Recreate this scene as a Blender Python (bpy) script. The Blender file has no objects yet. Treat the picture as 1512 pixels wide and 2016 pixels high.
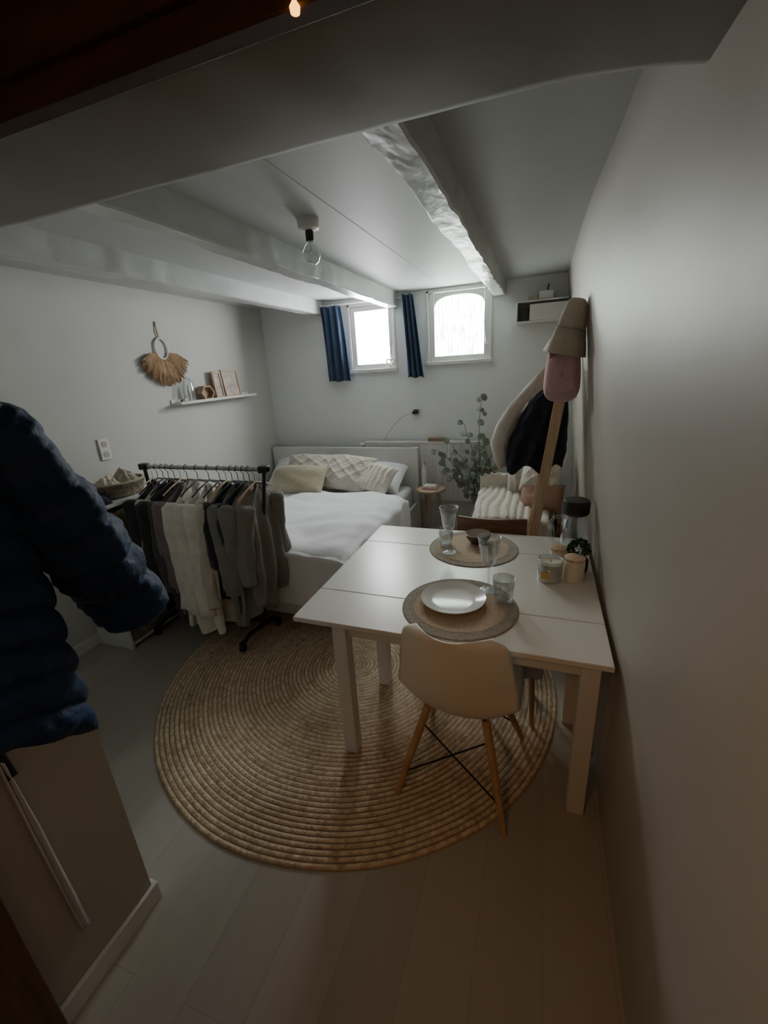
import bpy, math, random, bmesh
from mathutils import Vector, Matrix, noise
random.seed(7)
S=bpy.context.scene
COL=S.collection
pi=math.pi
H=1.75; CEIL=2.42; YB=4.3; XL=-2.9

# ------------------------------------------------------------------ materials
def newmat(name):
    m=bpy.data.materials.new(name); m.use_nodes=True
    nt=m.node_tree; b=nt.nodes['Principled BSDF']
    return m,nt,b
def mat(name,col,rough=0.6,var=0.12,scale=8,bump=0.0,bscale=60,metal=0.0,stretch=(1,1,1),sheen=0,spec=0.5):
    m,nt,b=newmat(name)
    N=nt.nodes; L=nt.links
    tc=N.new('ShaderNodeTexCoord'); mp=N.new('ShaderNodeMapping'); mp.inputs['Scale'].default_value=stretch
    L.new(tc.outputs['Object'],mp.inputs['Vector'])
    nz=N.new('ShaderNodeTexNoise'); nz.inputs['Scale'].default_value=scale; nz.inputs['Detail'].default_value=5
    L.new(mp.outputs[0],nz.inputs['Vector'])
    cr=N.new('ShaderNodeValToRGB')
    cr.color_ramp.elements[0].position=0.3; cr.color_ramp.elements[1].position=0.7
    cr.color_ramp.elements[0].color=tuple(c*(1-var) for c in col)+(1,)
    cr.color_ramp.elements[1].color=tuple(min(1,c*(1+var)) for c in col)+(1,)
    L.new(nz.outputs['Fac'],cr.inputs[0]); L.new(cr.outputs[0],b.inputs['Base Color'])
    b.inputs['Roughness'].default_value=rough; b.inputs['Metallic'].default_value=metal
    b.inputs['Specular IOR Level'].default_value=spec
    if sheen: b.inputs['Sheen Weight'].default_value=sheen
    if bump:
        n2=N.new('ShaderNodeTexNoise'); n2.inputs['Scale'].default_value=bscale; n2.inputs['Detail'].default_value=3
        L.new(mp.outputs[0],n2.inputs['Vector'])
        bp=N.new('ShaderNodeBump'); bp.inputs['Strength'].default_value=bump; bp.inputs['Distance'].default_value=0.01
        L.new(n2.outputs['Fac'],bp.inputs['Height']); L.new(bp.outputs[0],b.inputs['Normal'])
    return m
def uvweave(name,c1,c2,c3,gap,rough=0.9,dist=0.006,gw=0.75,bw=0.35,rv=.20):
    """braided strands, uses UV (u along strand, v = strand index)"""
    m,nt,b=newmat(name); N=nt.nodes; L=nt.links
    uv=N.new('ShaderNodeUVMap'); sp=N.new('ShaderNodeSeparateXYZ'); L.new(uv.outputs[0],sp.inputs[0])
    def ma(op,a,bv=None,c=None):
        n=N.new('ShaderNodeMath'); n.operation=op
        for i,x in enumerate((a,bv,c)):
            if x is None: continue
            if isinstance(x,(int,float)): n.inputs[i].default_value=x
            else: L.new(x,n.inputs[i])
        return n.outputs[0]
    u=sp.outputs[0]; v=sp.outputs[1]
    fl=ma('FLOOR',v); fr=ma('FRACT',v); tri=ma('ABSOLUTE',ma('SUBTRACT',fr,0.5))
    cb=N.new('ShaderNodeCombineXYZ'); L.new(ma('ADD',u,ma('MULTIPLY',fl,17.3)),cb.inputs[0]); L.new(ma('MULTIPLY',v,0.8),cb.inputs[1]); L.new(ma('MULTIPLY',fl,3.7),cb.inputs[2])
    nz=N.new('ShaderNodeTexNoise'); nz.inputs['Scale'].default_value=0.8; nz.inputs['Detail'].default_value=5; nz.inputs['Roughness'].default_value=0.65; L.new(cb.outputs[0],nz.inputs['Vector'])
    cr=N.new('ShaderNodeValToRGB'); e=cr.color_ramp.elements
    e[0].position=0.30; e[0].color=c1+(1,); e[1].position=0.46; e[1].color=c2+(1,)
    e2=e.new(0.62); e2.color=c3+(1,)
    wn=N.new('ShaderNodeTexWhiteNoise'); wn.noise_dimensions='1D'; L.new(fl,wn.inputs['W'])
    L.new(ma('ADD',nz.outputs['Fac'],ma('MULTIPLY_ADD',wn.outputs['Value'],rv,-rv/2)),cr.inputs[0])
    br=ma('SINE',ma('MULTIPLY',ma('ADD',ma('MULTIPLY',u,1.0),ma('MULTIPLY',tri,0.9)),6.283))
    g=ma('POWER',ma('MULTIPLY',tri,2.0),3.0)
    groove_shade=ma('MAXIMUM',ma('MULTIPLY',g,gw),ma('MULTIPLY',ma('SUBTRACT',-0.2,br),bw))  # shade in the grooves between strands, mixed into the colour
    mx=N.new('ShaderNodeMixRGB'); L.new(groove_shade,mx.inputs[0]); L.new(cr.outputs[0],mx.inputs[1]); mx.inputs[2].default_value=gap+(1,); mx.use_clamp=True
    L.new(mx.outputs[0],b.inputs['Base Color'])
    bp=N.new('ShaderNodeBump'); bp.inputs['Strength'].default_value=0.6; bp.inputs['Distance'].default_value=dist
    L.new(ma('MULTIPLY_ADD',br,0.2,ma('MULTIPLY',g,-1.0)),bp.inputs['Height']); L.new(bp.outputs[0],b.inputs['Normal'])
    b.inputs['Roughness'].default_value=rough
    return m
def woodmat(name,c1,c2,rough=0.45,stretch=(14,14,1.2),scale=3):
    m,nt,b=newmat(name); N=nt.nodes; L=nt.links
    tc=N.new('ShaderNodeTexCoord'); mp=N.new('ShaderNodeMapping'); mp.inputs['Scale'].default_value=stretch
    L.new(tc.outputs['Object'],mp.inputs['Vector'])
    nz=N.new('ShaderNodeTexNoise'); nz.inputs['Scale'].default_value=scale; nz.inputs['Detail'].default_value=6; nz.inputs['Distortion'].default_value=0.6
    L.new(mp.outputs[0],nz.inputs['Vector'])
    cr=N.new('ShaderNodeValToRGB'); cr.color_ramp.elements[0].position=0.35; cr.color_ramp.elements[1].position=0.68
    cr.color_ramp.elements[0].color=c1+(1,); cr.color_ramp.elements[1].color=c2+(1,)
    L.new(nz.outputs['Fac'],cr.inputs[0]); L.new(cr.outputs[0],b.inputs['Base Color'])
    b.inputs['Roughness'].default_value=rough
    return m
def floormat():
    m,nt,b=newmat('laminate_planks'); N=nt.nodes; L=nt.links
    tc=N.new('ShaderNodeTexCoord'); mp=N.new('ShaderNodeMapping'); mp.inputs['Rotation'].default_value=(0,0,pi/2); mp.inputs['Location'].default_value=(0.3,0.05,0)
    L.new(tc.outputs['Object'],mp.inputs['Vector'])
    br=N.new('ShaderNodeTexBrick'); br.inputs['Scale'].default_value=1.0
    br.inputs['Brick Width'].default_value=2.4; br.inputs['Row Height'].default_value=0.2
    br.inputs['Mortar Size'].default_value=0.0014; br.inputs['Mortar Smooth'].default_value=0.7
    br.inputs['Color1'].default_value=(0.47,0.44,0.38,1); br.inputs['Color2'].default_value=(0.43,0.40,0.345,1)
    br.inputs['Mortar'].default_value=(0.34,0.315,0.27,1)
    L.new(mp.outputs[0],br.inputs['Vector'])
    m2=N.new('ShaderNodeMapping'); m2.inputs['Scale'].default_value=(22,1.4,1); L.new(tc.outputs['Object'],m2.inputs['Vector'])
    nz=N.new('ShaderNodeTexNoise'); nz.inputs['Scale'].default_value=1.2; nz.inputs['Detail'].default_value=5; L.new(m2.outputs[0],nz.inputs['Vector'])
    cr=N.new('ShaderNodeValToRGB'); cr.color_ramp.elements[0].color=(.84,.84,.84,1); cr.color_ramp.elements[1].color=(1,1,1,1)
    L.new(nz.outputs['Fac'],cr.inputs[0])
    mx=N.new('ShaderNodeMixRGB'); mx.blend_type='MULTIPLY'; mx.inputs[0].default_value=0.8
    L.new(br.outputs['Color'],mx.inputs[1]); L.new(cr.outputs[0],mx.inputs[2])
    L.new(mx.outputs[0],b.inputs['Base Color'])
    b.inputs['Roughness'].default_value=0.27
    return m
def glassmat(name,tint=(0.95,0.97,0.97),refl=0.16):
    m=bpy.data.materials.new(name); m.use_nodes=True; nt=m.node_tree; N=nt.nodes; L=nt.links
    N.remove(N['Principled BSDF']); out=N['Material Output']
    t=N.new('ShaderNodeBsdfTransparent'); t.inputs[0].default_value=tint+(1,)
    g=N.new('ShaderNodeBsdfGlossy'); g.inputs['Roughness'].default_value=0.08; g.inputs[0].default_value=(0.95,0.97,1,1)
    lw=N.new('ShaderNodeLayerWeight'); lw.inputs[0].default_value=0.4
    ma=N.new('ShaderNodeMath'); ma.operation='MULTIPLY_ADD'; ma.inputs[1].default_value=0.75; ma.inputs[2].default_value=refl*0.4
    L.new(lw.outputs['Facing'],ma.inputs[0])
    mx=N.new('ShaderNodeMixShader'); L.new(ma.outputs[0],mx.inputs[0]); L.new(t.outputs[0],mx.inputs[1]); L.new(g.outputs[0],mx.inputs[2])
    L.new(mx.outputs[0],out.inputs[0])
    return m
def panemat(name,strength,c1,c2,sc=(34,1,4),p0=.38,p1=.62):
    m=bpy.data.materials.new(name); m.use_nodes=True; nt=m.node_tree; N=nt.nodes; L=nt.links
    N.remove(N['Principled BSDF']); out=N['Material Output']
    tc=N.new('ShaderNodeTexCoord'); mp=N.new('ShaderNodeMapping'); mp.inputs['Scale'].default_value=sc
    L.new(tc.outputs['Object'],mp.inputs['Vector'])
    nz=N.new('ShaderNodeTexNoise'); nz.inputs['Scale'].default_value=1.5; nz.inputs['Detail'].default_value=5; nz.inputs['Roughness'].default_value=.6; L.new(mp.outputs[0],nz.inputs['Vector'])
    cr=N.new('ShaderNodeValToRGB'); cr.color_ramp.elements[0].position=p0; cr.color_ramp.elements[1].position=p1
    cr.color_ramp.elements[0].color=c1+(1,); cr.color_ramp.elements[1].color=c2+(1,)
    L.new(nz.outputs['Fac'],cr.inputs[0])
    em=N.new('ShaderNodeEmission'); em.inputs['Strength'].default_value=strength
    L.new(cr.outputs[0],em.inputs[0]); L.new(em.outputs[0],out.inputs[0])
    return m

M={}
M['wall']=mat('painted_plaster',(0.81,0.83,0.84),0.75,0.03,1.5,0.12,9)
M['walll']=mat('painted_plaster_dimmed',(0.58,0.58,0.55),0.75,0.04,1.5,0.12,9)  # side and entry walls darkened in colour to imitate light falloff
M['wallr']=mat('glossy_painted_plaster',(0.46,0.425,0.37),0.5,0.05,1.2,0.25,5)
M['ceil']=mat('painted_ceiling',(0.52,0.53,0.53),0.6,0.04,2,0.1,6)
M['bulk']=mat('dimmed_beam_plaster',(0.25,0.23,0.205),0.75,0.08,2,0.2,6)  # beam colour lowered to imitate light fading towards the camera
M['beam']=mat('gloss_painted_beam',(0.53,0.54,0.54),0.30,0.08,6,0.9,11,stretch=(1,0.5,1))
M['brown']=woodmat('dark_brown_board',(0.050,0.022,0.009),(0.085,0.038,0.016),0.7,(2,12,12))
M['floor']=floormat()
M['white']=mat('white_lacquer',(0.74,0.74,0.72),0.35,0.03,3)
M['tabletop']=mat('white_table_lacquer',(0.78,0.75,0.69),0.3,0.02,3,spec=0.5)
M['cream']=mat('cream_plastic',(0.86,0.80,0.69),0.38,0.02,3)
M['oak']=woodmat('light_beech',(0.46,0.27,0.13),(0.58,0.37,0.20),0.45)
M['pine']=woodmat('pine_wood',(0.58,0.40,0.24),(0.74,0.57,0.38),0.5)
M['brownwood']=woodmat('brown_stained_wood',(0.16,0.075,0.04),(0.25,0.12,0.065),0.4,(1.5,10,10))
M['black']=mat('black_metal',(0.015,0.015,0.018),0.4,0.1,5)
M['steel']=mat('brushed_steel',(0.5,0.5,0.52),0.3,0.05,5,metal=1)
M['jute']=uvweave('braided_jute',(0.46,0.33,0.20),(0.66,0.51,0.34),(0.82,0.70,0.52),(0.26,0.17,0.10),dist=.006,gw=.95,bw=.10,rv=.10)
M['mat_in']=uvweave('woven_seagrass',(0.44,0.33,0.22),(0.57,0.44,0.31),(0.64,0.52,0.38),(0.40,0.29,0.19),dist=.0015,bw=.12,rv=.1)
M['mat_out']=uvweave('woven_seagrass_border',(0.28,0.24,0.19),(0.40,0.35,0.28),(0.48,0.43,0.35),(0.22,0.19,0.15),dist=.0015,bw=.12,rv=.1)
M['duvet']=mat('white_cotton',(0.84,0.84,0.87),0.85,0.02,4,0.2,25,sheen=0.2)
M['sheet']=mat('grey_cotton',(0.62,0.63,0.63),0.85,0.03,4,0.2,25)
M['knit']=mat('cream_knit',(0.60,0.56,0.48),0.95,0.08,22,0.9,70,sheen=0.2)
M['tan']=mat('tan_linen',(0.42,0.37,0.27),0.95,0.08,30,0.5,120,sheen=0.2)
M['rust']=mat('rust_fabric',(0.38,0.23,0.17),0.95,0.08,20,0.4,90)
M['fleece']=mat('white_boucle',(0.72,0.68,0.60),0.95,0.08,30,0.9,60,sheen=0.3)
M['bluec']=mat('blue_curtain_cloth',(0.035,0.065,0.125),0.9,0.15,12,0.3,120,sheen=0.15)
M['navy']=mat('navy_nylon',(0.009,0.034,0.10),0.66,0.25,7,0.7,28,sheen=0.05,spec=.35)
M['navyc']=mat('dark_navy_wool',(0.028,0.034,0.055),0.95,0.15,20,0.4,120)
M['pink']=mat('dusty_pink_felt',(0.66,0.42,0.45),0.9,0.06,12,0.3,90)
M['mauve']=mat('mauve_band',(0.30,0.14,0.16),0.9,0.06,12,0.3,90)
M['beige']=mat('beige_canvas',(0.60,0.52,0.42),0.9,0.06,16,0.4,120)
M['offw']=mat('off_white_wool',(0.70,0.66,0.60),0.95,0.06,12,0.4,90)
M['straw']=mat('raffia_straw',(0.48,0.32,0.19),0.9,0.35,30,0.6,100,stretch=(1,6,1))
M['leaf']=mat('eucalyptus_leaf',(0.22,0.27,0.22),0.6,0.3,10)
M['stem']=mat('brown_stem',(0.14,0.10,0.06),0.8,0.2,10)
M['wicker']=mat('grey_wicker',(0.24,0.195,0.14),0.9,0.5,40,1.0,60)
M['ceram']=mat('white_ceramic',(0.80,0.79,0.76),0.15,0.02,3)
M['darkceram']=mat('dark_glazed_ceramic',(0.10,0.075,0.06),0.3,0.15,14)
M['bowlin']=mat('light_glaze',(0.50,0.45,0.39),0.3,0.05,14)
M['glass']=glassmat('clear_glass')
M['wax']=mat('cream_wax',(0.80,0.74,0.60),0.5,0.03,5)
M['gold']=mat('ochre_label_paper',(0.55,0.38,0.10),0.6,0.05,9)
M['greenglass']=mat('deep_green_foliage',(0.03,0.085,0.025),0.4,0.4,30,0.6,60)
M['grey']=mat('blue_grey_fabric',(0.60,0.61,0.70),0.95,0.08,20,0.4,120)
M['pane1']=panemat('frosted_daylight_pane',50,(0.45,0.58,0.60),(1.0,1.0,1.0),(60,1,10),.34,.5)
M['pane2']=panemat('obscured_daylight_pane',33,(0.12,0.17,0.13),(0.85,0.92,0.86),(40,1,3.5),.36,.64)
M['copper']=mat('warm_brown_box',(0.34,0.22,0.13),0.5,0.1,10)
M['paper']=mat('pale_print',(0.55,0.47,0.42),0.7,0.35,14)
M['framew']=woodmat('pale_frame_wood',(0.42,0.30,0.20),(0.52,0.40,0.28),0.5)
M['doorwood']=woodmat('brown_door_wood',(0.10,0.05,0.022),(0.17,0.09,0.04),0.5)
M['dark']=mat('dark_grey_plastic',(0.05,0.05,0.055),0.5,0.1,5)
m_,nt_,b_=newmat('amber_glow'); b_.inputs['Base Color'].default_value=(1,0.5,0.1,1)
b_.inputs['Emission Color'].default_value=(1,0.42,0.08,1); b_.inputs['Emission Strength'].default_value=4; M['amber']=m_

# ------------------------------------------------------------------ mesh builder
class MB:
    def __init__(s): s.v=[]; s.f=[]; s.m=[]; s.uv=[]
    def add(s,vs,fs,mi=0,uvs=None,T=None):
        o=len(s.v)
        for p in vs:
            p=Vector(p); s.v.append(T@p if T else p)
        for i,f in enumerate(fs):
            s.f.append([o+k for k in f]); s.m.append(mi)
            s.uv.append(uvs[i] if uvs else [(0,0)]*len(f))
        return s
    def box(s,x0,x1,y0,y1,z0,z1,mi=0,T=None):
        v=[(x0,y0,z0),(x1,y0,z0),(x1,y1,z0),(x0,y1,z0),(x0,y0,z1),(x1,y0,z1),(x1,y1,z1),(x0,y1,z1)]
        return s.add(v,[(0,3,2,1),(4,5,6,7),(0,1,5,4),(1,2,6,5),(2,3,7,6),(3,0,4,7)],mi,T=T)
    def frustum(s,p,q,w0,d0,w1,d1,mi=0):
        p=Vector(p);q=Vector(q); v=[]
        for c,w,d in ((p,w0,d0),(q,w1,d1)):
            for sx,sy in ((-1,-1),(1,-1),(1,1),(-1,1)): v.append(c+Vector((sx*w/2,sy*d/2,0)))
        return s.add(v,[(0,3,2,1),(4,5,6,7),(0,1,5,4),(1,2,6,5),(2,3,7,6),(3,0,4,7)],mi)
    def lathe(s,prof,n=32,c=(0,0,0),mi=0,cap0=True,cap1=True,fn=None):
        v=[];f=[]
        for r,z in prof:
            for i in range(n):
                a=2*pi*i/n; rr=r if fn is None else fn(r,z,a)
                v.append((c[0]+rr*math.cos(a),c[1]+rr*math.sin(a),c[2]+z))
        for j in range(len(prof)-1):
            for i in range(n):
                k=(i+1)%n; f.append((j*n+i,j*n+k,(j+1)*n+k,(j+1)*n+i))
        if cap0: f.append(tuple(range(n-1,-1,-1)))
        if cap1: f.append(tuple((len(prof)-1)*n+i for i in range(n)))
        return s.add(v,f,mi)
    def tube(s,path,r,n=10,mi=0,cap=True,flat=(1,1),up=None):
        P=[Vector(p) for p in path]; v=[];f=[]
        R=r if isinstance(r,(list,tuple)) else [r]*len(P)
        ref=Vector(up) if up else Vector((0,0,1))
        prev=None
        for i,p in enumerate(P):
            t=(P[min(i+1,len(P)-1)]-P[max(i-1,0)]).normalized()
            if prev is None:
                a=t.cross(ref)
                if a.length<1e-3: a=t.cross(Vector((1,0,0)))
            else: a=prev-t*prev.dot(t)
            a.normalize(); prev=a; b=t.cross(a)
            for k in range(n):
                th=2*pi*k/n; v.append(p+a*math.cos(th)*R[i]*flat[0]+b*math.sin(th)*R[i]*flat[1])
        for j in range(len(P)-1):
            for k in range(n):
                l=(k+1)%n; f.append((j*n+k,j*n+l,(j+1)*n+l,(j+1)*n+k))
        if cap: f.append(tuple(range(n-1,-1,-1))); f.append(tuple((len(P)-1)*n+k for k in range(n)))
        return s.add(v,f,mi)
    def grid(s,fn,nu,nv,closeu=False,mi=0,uvf=None):
        v=[];f=[];uvs=[]
        cu=nu if closeu else nu+1
        for j in range(nv+1):
            for i in range(cu): v.append(fn(i/nu,j/nv))
        for j in range(nv):
            for i in range(nu):
                k=(i+1)%cu
                f.append((j*cu+i,j*cu+k,(j+1)*cu+k,(j+1)*cu+i))
                if uvf:
                    e=.001; jm=(j+.5)/nv
                    uvs.append([uvf(i/nu,j/nv+e/nv,jm),uvf((i+1)/nu,j/nv+e/nv,jm),uvf((i+1)/nu,(j+1-e)/nv,jm),uvf(i/nu,(j+1-e)/nv,jm)])
        return s.add(v,f,mi,uvs if uvf else None)
    def build(s,name,mats,root=None,world=False,origin=None,bevel=0,sub=0,solid=0,smooth=True,angle=0.7,bseg=2,recalc=True):
        if root is not None:
            off=root.location.copy() if world else Vector((0,0,0))
            o=Vector((0,0,0))
        else:
            if origin is not None: off=Vector(origin)
            else:
                xs=[p.x for p in s.v];ys=[p.y for p in s.v];zs=[p.z for p in s.v]
                off=Vector(((min(xs)+max(xs))/2,(min(ys)+max(ys))/2,min(zs)))
            o=off
        me=bpy.data.meshes.new(name)
        me.from_pydata([tuple(p-off) for p in s.v],[],s.f)
        if not isinstance(mats,(list,tuple)): mats=[mats]
        for m in mats: me.materials.append(m)
        me.polygons.foreach_set('material_index',s.m)
        ul=me.uv_layers.new(name='UVMap')
        flat=[]
        for u in s.uv:
            for c in u: flat+= [c[0],c[1]]
        ul.data.foreach_set('uv',flat)
        if recalc:
            bm=bmesh.new(); bm.from_mesh(me); bmesh.ops.recalc_face_normals(bm,faces=bm.faces); bm.to_mesh(me); bm.free()
        if smooth:
            me.polygons.foreach_set('use_smooth',[True]*len(me.polygons))
            me.set_sharp_from_angle(angle=angle)
        me.update()
        ob=bpy.data.objects.new(name,me); COL.objects.link(ob)
        if root is not None: ob.parent=root
        else: ob.location=o
        if solid:
            md=ob.modifiers.new('solid','SOLIDIFY'); md.thickness=solid; md.offset=0
        if bevel:
            md=ob.modifiers.new('bevel','BEVEL'); md.width=bevel; md.segments=bseg; md.limit_method='ANGLE'
        if sub:
            md=ob.modifiers.new('sub','SUBSURF'); md.levels=sub; md.render_levels=sub
        return ob
def tag(ob,label,cat,group=None):
    ob['label']=label; ob['category']=cat
    if group: ob['group']=group
    return ob
def root(name,loc,label,cat,rz=0,group=None):
    e=bpy.data.objects.new(name,None); e.empty_display_size=0.1; COL.objects.link(e)
    e.location=loc; e.rotation_euler=(0,0,rz); return tag(e,label,cat,group)
def struct(ob,label,cat='structure'):
    ob['kind']='structure'; ob['label']=label; ob['category']=cat; return ob
def nz(x,y,z=0): return noise.noise(Vector((x,y,z)))

# ------------------------------------------------------------------ shell
b=MB().box(-3.1,0.6,-1.9,4.6,-0.1,0); struct(b.build('floor',M['floor'],smooth=False),'light grey-beige laminate plank floor','floor')
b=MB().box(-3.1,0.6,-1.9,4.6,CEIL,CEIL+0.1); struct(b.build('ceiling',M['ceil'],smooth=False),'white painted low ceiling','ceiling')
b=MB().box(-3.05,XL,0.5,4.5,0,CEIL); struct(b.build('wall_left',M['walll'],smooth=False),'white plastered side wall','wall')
W1=(-1.88,-1.38,1.72,2.36); W2=(-1.065,-0.455,1.75,2.40)
b=MB()
b.box(XL,W1[0],YB,YB+.2,0,CEIL); b.box(W1[0],W1[1],YB,YB+.2,0,W1[2]); b.box(W1[0],W1[1],YB,YB+.2,W1[3],CEIL)
b.box(W1[1],W2[0],YB,YB+.2,0,CEIL); b.box(W2[0],W2[1],YB,YB+.2,0,W2[2]); b.box(W2[0],W2[1],YB,YB+.2,W2[3],CEIL)
b.box(W2[1],0.5,YB,YB+.2,0,CEIL)
struct(b.build('wall_back',M['wall'],smooth=False),'white plastered wall with two small high windows','wall')
prof=[(0,.315),(.6,.312),(.85,.30),(1.1,.28),(1.4,.255),(1.7,.23),(2.0,.20),(2.25,.175),(CEIL,.155)]
def wx(z,y=3):
    k=max(0,min(1,(3.0-y)/2.2)); k=k**1.5
    for i in range(len(prof)-1):
        if z<=prof[i+1][0]:
            t=(z-prof[i][0])/(prof[i+1][0]-prof[i][0]); r=prof[i][1]+t*(prof[i+1][1]-prof[i][1]); break
    else: r=prof[-1][1]
    return r+k*.45*(.315-r)
b=MB()
b.grid(lambda u,v:(wx(v*CEIL,-1.9+u*(YB+1.9))+0.005*nz(u*9,v*4)+.002*nz(u*30,v*12),-1.9+u*(YB+1.9),v*CEIL),90,36)
b.add([(0.5,-1.9,0),(0.5,YB,0),(0.5,YB,CEIL),(0.5,-1.9,CEIL)],[(0,1,2,3)])
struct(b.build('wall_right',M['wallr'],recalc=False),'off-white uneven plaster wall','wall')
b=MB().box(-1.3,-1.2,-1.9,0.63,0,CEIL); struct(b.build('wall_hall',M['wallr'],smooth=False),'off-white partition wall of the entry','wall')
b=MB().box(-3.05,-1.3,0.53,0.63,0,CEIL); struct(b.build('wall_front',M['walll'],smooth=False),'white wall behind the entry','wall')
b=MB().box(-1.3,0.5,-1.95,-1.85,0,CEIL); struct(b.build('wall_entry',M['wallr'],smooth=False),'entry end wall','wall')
b=MB().box(-1.2,-1.185,0.302,0.645,0,0.075).box(-1.3,-1.2,0.63,0.645,0,0.075); struct(b.build('baseboard_entry',M['white'],bevel=.003,smooth=False),'white baseboard','baseboard')
b=MB().box(XL,XL+.015,0.63,YB,0,0.08); struct(b.build('baseboard_left',M['white'],smooth=False),'white baseboard','baseboard')
b=MB().box(XL+.015,.3,YB-.015,YB,0,0.08); struct(b.build('baseboard_back',M['white'],smooth=False),'white baseboard','baseboard')
b=MB()
def f(u,v):
    x=XL+(3.35)*v; w=.006*nz(x*2.5,u*3,1)+.003*nz(x*9,u*4,2)
    P=[(.69,CEIL),(.69,2.2),(.72,2.198),(.97,2.198),(.995,2.203),(1.012,2.216),(1.02,2.236),(1.025,2.27),(1.025,CEIL)]
    p=P[int(round(u*8))]
    fl=.10*max(0,(x+.05)/.35)**2*(p[1]<2.3)*(p[0]>.9)  # plaster flares into the wall
    return (x,p[0]+(w if p[0]>.9 else 0)+fl,p[1]+(w if p[1]<2.24 and p[0]>.7 else 0))
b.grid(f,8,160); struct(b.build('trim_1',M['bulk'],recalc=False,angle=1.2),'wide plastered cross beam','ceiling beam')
b=MB().box(-1.2,0.45,0.655,0.69,2.196,CEIL).box(-1.2,.45,.64,.655,2.24,CEIL); struct(b.build('trim_2',M['brown'],bevel=.003),'dark brown wooden lintel board','lintel')
def beam(n,x0,x1):
    b=MB()
    def f(u,v):
        y=1.02+v*(YB-1.02)
        pts=[(x0,CEIL),(x0,2.303),(x0+.008,2.295),(x1-.008,2.295),(x1,2.303),(x1,CEIL)]
        i=int(round(u*5)); p=pts[i]
        w=.010*nz(y*2.2,(i>2)*3,n*5)+.005*nz(y*9,(i>2)*5,n)
        return (p[0]+w,y,p[1]+(w*.6 if p[1]<CEIL else 0.0))
    b.grid(f,5,110)
    struct(b.build('trim_%d'%n,M['beam'],recalc=False,angle=.45),'white gloss-painted timber ceiling beam','ceiling beam')
beam(3,-.45,-.345); beam(4,-1.455,-1.345); beam(5,-2.25,-2.14)
for i,x in enumerate((-.9,-1.75)):
    b=MB().box(x-.003,x+.003,1.03,YB-.001,CEIL-.0015,CEIL+.001); struct(b.build('trim_%d'%(6+i),M['ceil'],smooth=False),'thin ceiling batten','trim')
b=MB(); b.lathe([(.0,0),(.006,0),(.007,.006),(.003,.012)],16,(-.325,.652,2.188)); tag(b.build('amber_glint',M['amber']),'tiny amber glint on the brown lintel board, given its own glow','light')  # amber glint built as a small self-glowing piece
r=root('door_1',(-1.17,-0.1,0),'brown wooden door standing open against the partition','door'); r['kind']='structure'
b=MB().box(-1.195,-1.155,-.5,.3,0.005,2.05)
b.build('door_leaf',M['doorwood'],r,True,bevel=.004)

# ------------------------------------------------------------------ windows
def window(n,W,pane,arch):
    x0,x1,z0,z1=W
    r=root('window_%d'%n,((x0+x1)/2,YB+.05,z0),'small white-framed window with bright obscured glass','window'); r['kind']='structure'
    b=MB(); y0,y1=YB+.0,YB+.06
    b.box(x0,x0+.025,YB-.015,YB+.12,z0,z1).box(x1-.025,x1,YB-.015,YB+.12,z0,z1).box(x0,x1,YB-.015,YB+.12,z1-.02,z1)
    b.build('window_casing',M['white'],r,True,bevel=.003)
    b=MB()
    a0,a1,c0,c1=x0+.028,x1-.028,z0+.03,z1-.022
    b.box(a0,a0+.045,y0,y1,c0,c1).box(a1-.045,a1,y0,y1,c0,c1).box(a0+.045,a1-.045,y0,y1,c0,c0+.045)
    if arch:
        xm=(a0+a1)/2; hw=(a1-a0)/2-.045; n_=20
        top=[];bot=[]
        for i in range(n_+1):
            x=xm-hw+2*hw*i/n_; t=(x-xm)/hw
            zz=c1-.03-.085*(1-math.sqrt(max(0,1-abs(t)**2.6)))
            bot.append((x,zz)); top.append((x,c1))
        v=[];f=[]
        for yy in (y0,y1):
            for p in bot: v.append((p[0],yy,p[1]))
            for p in top: v.append((p[0],yy,p[1]))
        k=n_+1
        for i in range(n_):
            f+= [(i,i+1,k+i+1,k+i),(2*k+i,3*k+i,3*k+i+1,2*k+i+1),(i,2*k+i,2*k+i+1,i+1)]
        b.add(v,f)
    else: b.box(a0+.045,a1-.045,y0,y1,c1-.045,c1)
    b.build('window_sash',M['white'],r,True,bevel=.002)
    MB().box(x0-.01,x1+.01,YB-.035,YB+.12,z0-.005,z0+.028).build('window_sill',M['white'],r,True,bevel=.004)
    MB().box(a0+.03,a1-.03,YB+.045,YB+.055,c0+.03,c1-.01).build('glass_pane',pane,r,True,smooth=False)
    b=MB(); b.tube([(x1-.05,YB-.0,z0+.25),(x1-.05,YB-.025,z0+.25),(x1-.05,YB-.025,z0+.16)],.006,8); b.build('window_handle',M['steel'],r,True)
window(1,W1,M['pane1'],False); window(2,W2,M['pane2'],True)
b=MB()
hp=[]
for i in range(25):
    a=2*pi*i/24; hp.append((-1.44+.0026*16*math.sin(a)**3,YB-.03,1.80+.0026*(13*math.cos(a)-5*math.cos(2*a)-2*math.cos(3*a)-math.cos(4*a))))
b.tube(hp,.007,8,cap=False); tag(b.build('heart_ornament',M['ceram'],recalc=False),'small white heart outline hanging at the window sill','decoration')

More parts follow.
